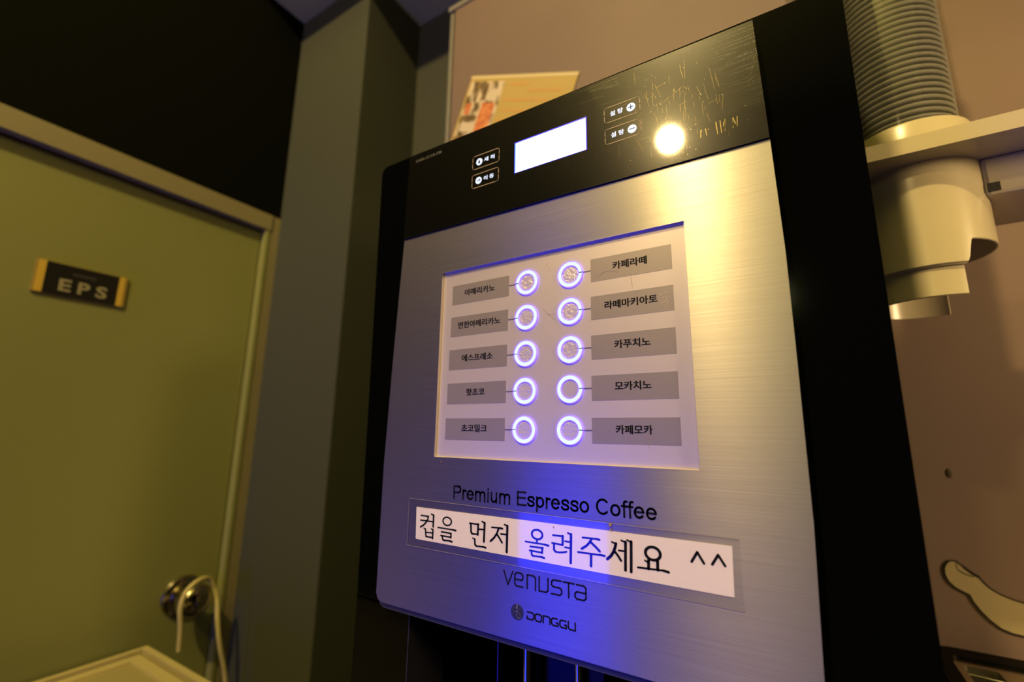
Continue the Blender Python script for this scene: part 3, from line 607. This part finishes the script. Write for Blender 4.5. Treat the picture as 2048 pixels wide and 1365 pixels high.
dg = [(D, [(-143.9, 1369.0), (-140.5, 1369.0), (-139.6, 1368.2), (-139.6, 1366.2), (-140.5, 1365.4), (-143.9, 1365.4), (-143.9, 1366.8)]),
 (D, [(-137.9, 1369.0), (-135.4, 1369.0), (-134.6, 1368.2), (-134.6, 1366.2), (-135.4, 1365.4), (-137.9, 1365.4), (-138.7, 1366.2), (-138.7, 1368.2), (-137.9, 1369.0)]),
 (D, [(-133.5, 1365.4), (-133.5, 1369.0), (-130.1, 1369.0), (-129.3, 1368.2), (-129.3, 1365.4)]), G(0), G(5.1),
 (D, [(-118.1, 1369.3), (-118.1, 1366.2), (-117.3, 1365.4), (-114.0, 1365.4), (-114.0, 1369.3)])]
obj('lettering', stroke_set(dg, YS, f=S), LOGOINK, sp)
obj('emblem', slab(circle(-0.1506, 1.3675, 0.00425), [], YS - 0.00003, YF), mat('dark emblem', (0.02, 0.022, 0.028), 0.4), sp)
def ring(cx, cz, r, a0=0, a1=360, n=24): return [(-150.6 + cx + r * math.cos(math.radians(a0 + (a1 - a0) * i / n)), 1367.5 + cz + r * math.sin(math.radians(a0 + (a1 - a0) * i / n))) for i in range(n + 1)]
em = [(0.36, [(-150.6, 1371.6), (-150.6, 1369.9)]), (0.36, ring(-1.35, 1.2, 1.15, 30, 330)), (0.36, ring(1.15, 0.85, 1.15, -120, 150)), (0.36, ring(1.0, -1.75, 1.3, -270, 110)), (0.3, [(-151.0, 1368.2), (-150.2, 1367.8)])]
obj('emblem_mark', stroke_set(em, YS - 0.00025, f=S), mat('pale emblem line', (0.55, 0.55, 0.75), 0.5), sp)
# paper strip with the request, taped over with clear film
ps = obj('paper_strip', slab([(-0.2323, 1.3974), (-0.0338, 1.3966), (-0.0332, 1.4189), (-0.2330, 1.4181)], [], YF - 0.0003, YF - 0.00005), PAPER, cm)
sb = stroke_set([(w_ * 1.22, p_) for w_, p_ in SIGN], YF - 0.0004, f=S)
for wd, c0, rx, rz in SIGNC:
    slab([(c0[0] * mm + (rx) * mm * math.cos(t * PI / 24), c0[1] * mm + rz * mm * math.sin(t * PI / 24)) for t in range(48)],
         [[(c0[0] * mm + (rx - wd * 1.15) * mm * math.cos(t * PI / 24), c0[1] * mm + (rz - wd) * mm * math.sin(t * PI / 24)) for t in range(48)]], YF - 0.0004, YF - 0.0003, bm=sb)
obj('lettering', sb, INK, ps)
tp = bmesh.new(); tp.faces.new([tp.verts.new(p) for p in ((-0.2400, YF - 0.0006, 1.3925), (-0.0300, YF - 0.0006, 1.3915), (-0.0300, YF - 0.0006, 1.4225), (-0.2400, YF - 0.0006, 1.4235))])
obj('clear_tape', tp, TAPE, cm)
te = stroke_set([(0.25, [(-240, 1423.4), (-150, 1423.0), (-30, 1422.4)]), (0.25, [(-240, 1392.6), (-150, 1392.4), (-30, 1391.6)]), (0.2, [(-240, 1423.4), (-240, 1392.6)])], YF - 0.0005, f=S)
obj('tape_edge', te, mat('cloudy tape edge', (0.36, 0.33, 0.36), 0.35), cm)
gl = bmesh.new()
for x, z, r in ((-92.6, 1421.8, 0.9), (-92.2, 1419.4, 0.6), (-126.5, 1416.8, 0.5), (-212.5, 1449.4, 0.45), (-211.6, 1447.6, 0.35), (-128.4, 1421.5, 0.35)):
    gl.faces.new([gl.verts.new((x * mm + r * mm * math.cos(t) * random.uniform(.6, 1.2), YF - 0.0007, z * mm + r * mm * math.sin(t) * random.uniform(.8, 1.5))) for t in (0, .8, 1.6, 2.4, 3.2, 4.0, 4.8, 5.6)])
obj('coffee_specks', gl, mat('brown speck', (0.35, 0.22, 0.06), 0.4), cm)['kind'] = 'stuff'
for x, z in ((-136.5, 1440.6), (-74.6, 1447.8), (-141.3, 1383.2), (-121.2, 1384.2)):
    pass

# ---------------------------------------------------------------- cup dispenser on the machine's side
cx, cy = 0.1010, 0.500
cd = thing('cup_dispenser', 'ivory cup dispenser with a clear tube on the right side of the machine', 'cup dispenser', (cx, cy, 1.57))
TOP = 2.06
obj('clear_tube', lathe([(0.0400, 1.712), (0.0400, TOP), (0.0386, TOP), (0.0386, 1.712)], (cx, cy, 0), 64), TUBE, cd, smooth=True)
obj('tube_cap', lathe([(0, TOP + 0.010), (0.036, TOP + 0.010), (0.0425, TOP + 0.004), (0.0425, TOP - 0.016), (0.0404, TOP - 0.016), (0.0404, TOP), (0, TOP)], (cx, cy, 0), 48), BLACKM, cd, smooth=True)
obj('collar', lathe([(0.0402, 1.700), (0.0402, 1.7265), (0.0412, 1.7275), (0.0428, 1.7265), (0.0436, 1.7245), (0.0438, 1.700)], (cx, cy, 0), 64), IVORY, cd, smooth=True)
lipb = lathe([(0.0438, 1.7015), (0.0438, 1.7110), (0.0480, 1.7100), (0.0490, 1.7080), (0.0490, 1.7015)], (cx, cy, 0), 24, a0=-82, a1=-18)
bmesh.ops.holes_fill(lipb, edges=lipb.edges, sides=8)
obj('collar_lug', lipb, IVORY, cd, smooth=True)
sh = slab(rrect(0.0388, 0.262, 0.436, 0.566, 0.004, 3), [circle(cx, cy, 0.0385, n=48)], 1.688, 1.7015, axis='z')
obj('shelf_bracket', sh, IVORY, cd)
ab = box(0.1385, 0.262, 0.474, 0.552, 1.6560, 1.6881, 0.003)
am = obj('bracket_arm', ab, IVORY, cd)
obj('arm_slot', box(0.1398, 0.1470, 0.4732, 0.4742, 1.6590, 1.6660), HOLLOW, am)
def zb(a):                                     # bottom edge of the outer chute by angle (degrees, -90 faces the room)
    a = (a + 180) % 360 - 180
    lo, hi = 1.6010, 1.6195
    def st(x): x = max(0, min(1, x)); return x * x * (3 - 2 * x)
    return lo + (hi - lo) * st((a + 68) / 7.0) * (1 - st((a - 100) / 12.0))
def shell(ro, ri, ztop, zf, a0, a1, n, bm=None):
    t = bmesh.new(); rows = []
    full = (a1 - a0) >= 360
    m = n if full else n + 1
    for i in range(m):
        a = a0 + (a1 - a0) * i / n; ca, sa = math.cos(math.radians(a)), math.sin(math.radians(a)); z0 = zf(a)
        rows.append([t.verts.new((cx + r * ca, cy + r * sa, z)) for r, z in ((ri, ztop), (ro, ztop), (ro, z0 + 0.0006), (ro - 0.0005, z0), (ri, z0))])
    for i in range(n):
        p, q = rows[i], rows[(i + 1) % m]
        for j in range(5): t.faces.new([p[j], q[j], q[(j + 1) % 5], p[(j + 1) % 5]])
    if not full: t.faces.new(rows[0]); t.faces.new(list(reversed(rows[-1])))
    return merge(bm, t)
obj('chute', shell(0.0447, 0.0430, 1.6885, zb, -180, 180, 180), IVORY, cd, smooth=True)
obj('chute_floor', lathe([(0.026, 1.650), (0.0432, 1.650)], (cx, cy, 0), 48), HOLLOW, cd)
obj('chute_guard', shell(0.0432, 0.0408, 1.6125, lambda a: 1.6000, 64, 292, 90), IVORY, cd, smooth=True)
obj('lower_guard', shell(0.0409, 0.0393, 1.6010, lambda a: 1.5770, 62, 291, 90), IVORY, cd, smooth=True)

# stacked paper cups: every nested cup is its own thing
R0 = 0.0358
prof = [(0.0235, -0.0720), (0.0242, -0.0722), (R0 - 0.0036, -0.0040), (R0 - 0.0030, -0.0027), (R0 + 0.0002, -0.0025), (R0 + 0.0010, -0.0017), (R0 + 0.0013, -0.0008), (R0 + 0.0008, 0.0), (R0 - 0.0004, 0.0003), (R0 - 0.0012, 0.0), (R0 - 0.0040, -0.0034), (0.0238, -0.0710), (0.0, -0.0700)]
cupbm = lathe(prof, (0, 0, 0), 40)
cup = obj('paper_cup', cupbm, CUPM, smooth=True)
z0 = 1.7335; PITCH = 0.0059
ONES = ['', 'first', 'second', 'third', 'fourth', 'fifth', 'sixth', 'seventh', 'eighth', 'ninth', 'tenth', 'eleventh', 'twelfth', 'thirteenth', 'fourteenth', 'fifteenth', 'sixteenth', 'seventeenth', 'eighteenth', 'nineteenth']
def ordinal(n):
    if n < 20: return ONES[n]
    t = {2: 'twent', 3: 'thirt', 4: 'fort', 5: 'fift', 6: 'sixt'}[n // 10]
    return t + 'ieth' if n % 10 == 0 else t + 'y-' + ONES[n % 10]
def cuplab(n): return 'lowest grey paper cup in the clear tube, just above the ivory collar' if n == 1 else ordinal(n) + ' grey paper cup up from the ivory collar in the clear tube'
GRP = 'paper cups nested in the dispenser tube'
tag(cup, cuplab(1), 'cup', GRP); cup.location = (cx, cy, z0)
k = 1
while z0 + k * PITCH < TOP - 0.02:
    c = cup.copy(); C.objects.link(c); c['label'] = cuplab(k + 1)
    c.location = (cx, cy, z0 + k * PITCH); c.rotation_euler = (0, 0, random.uniform(0, 6)); k += 1
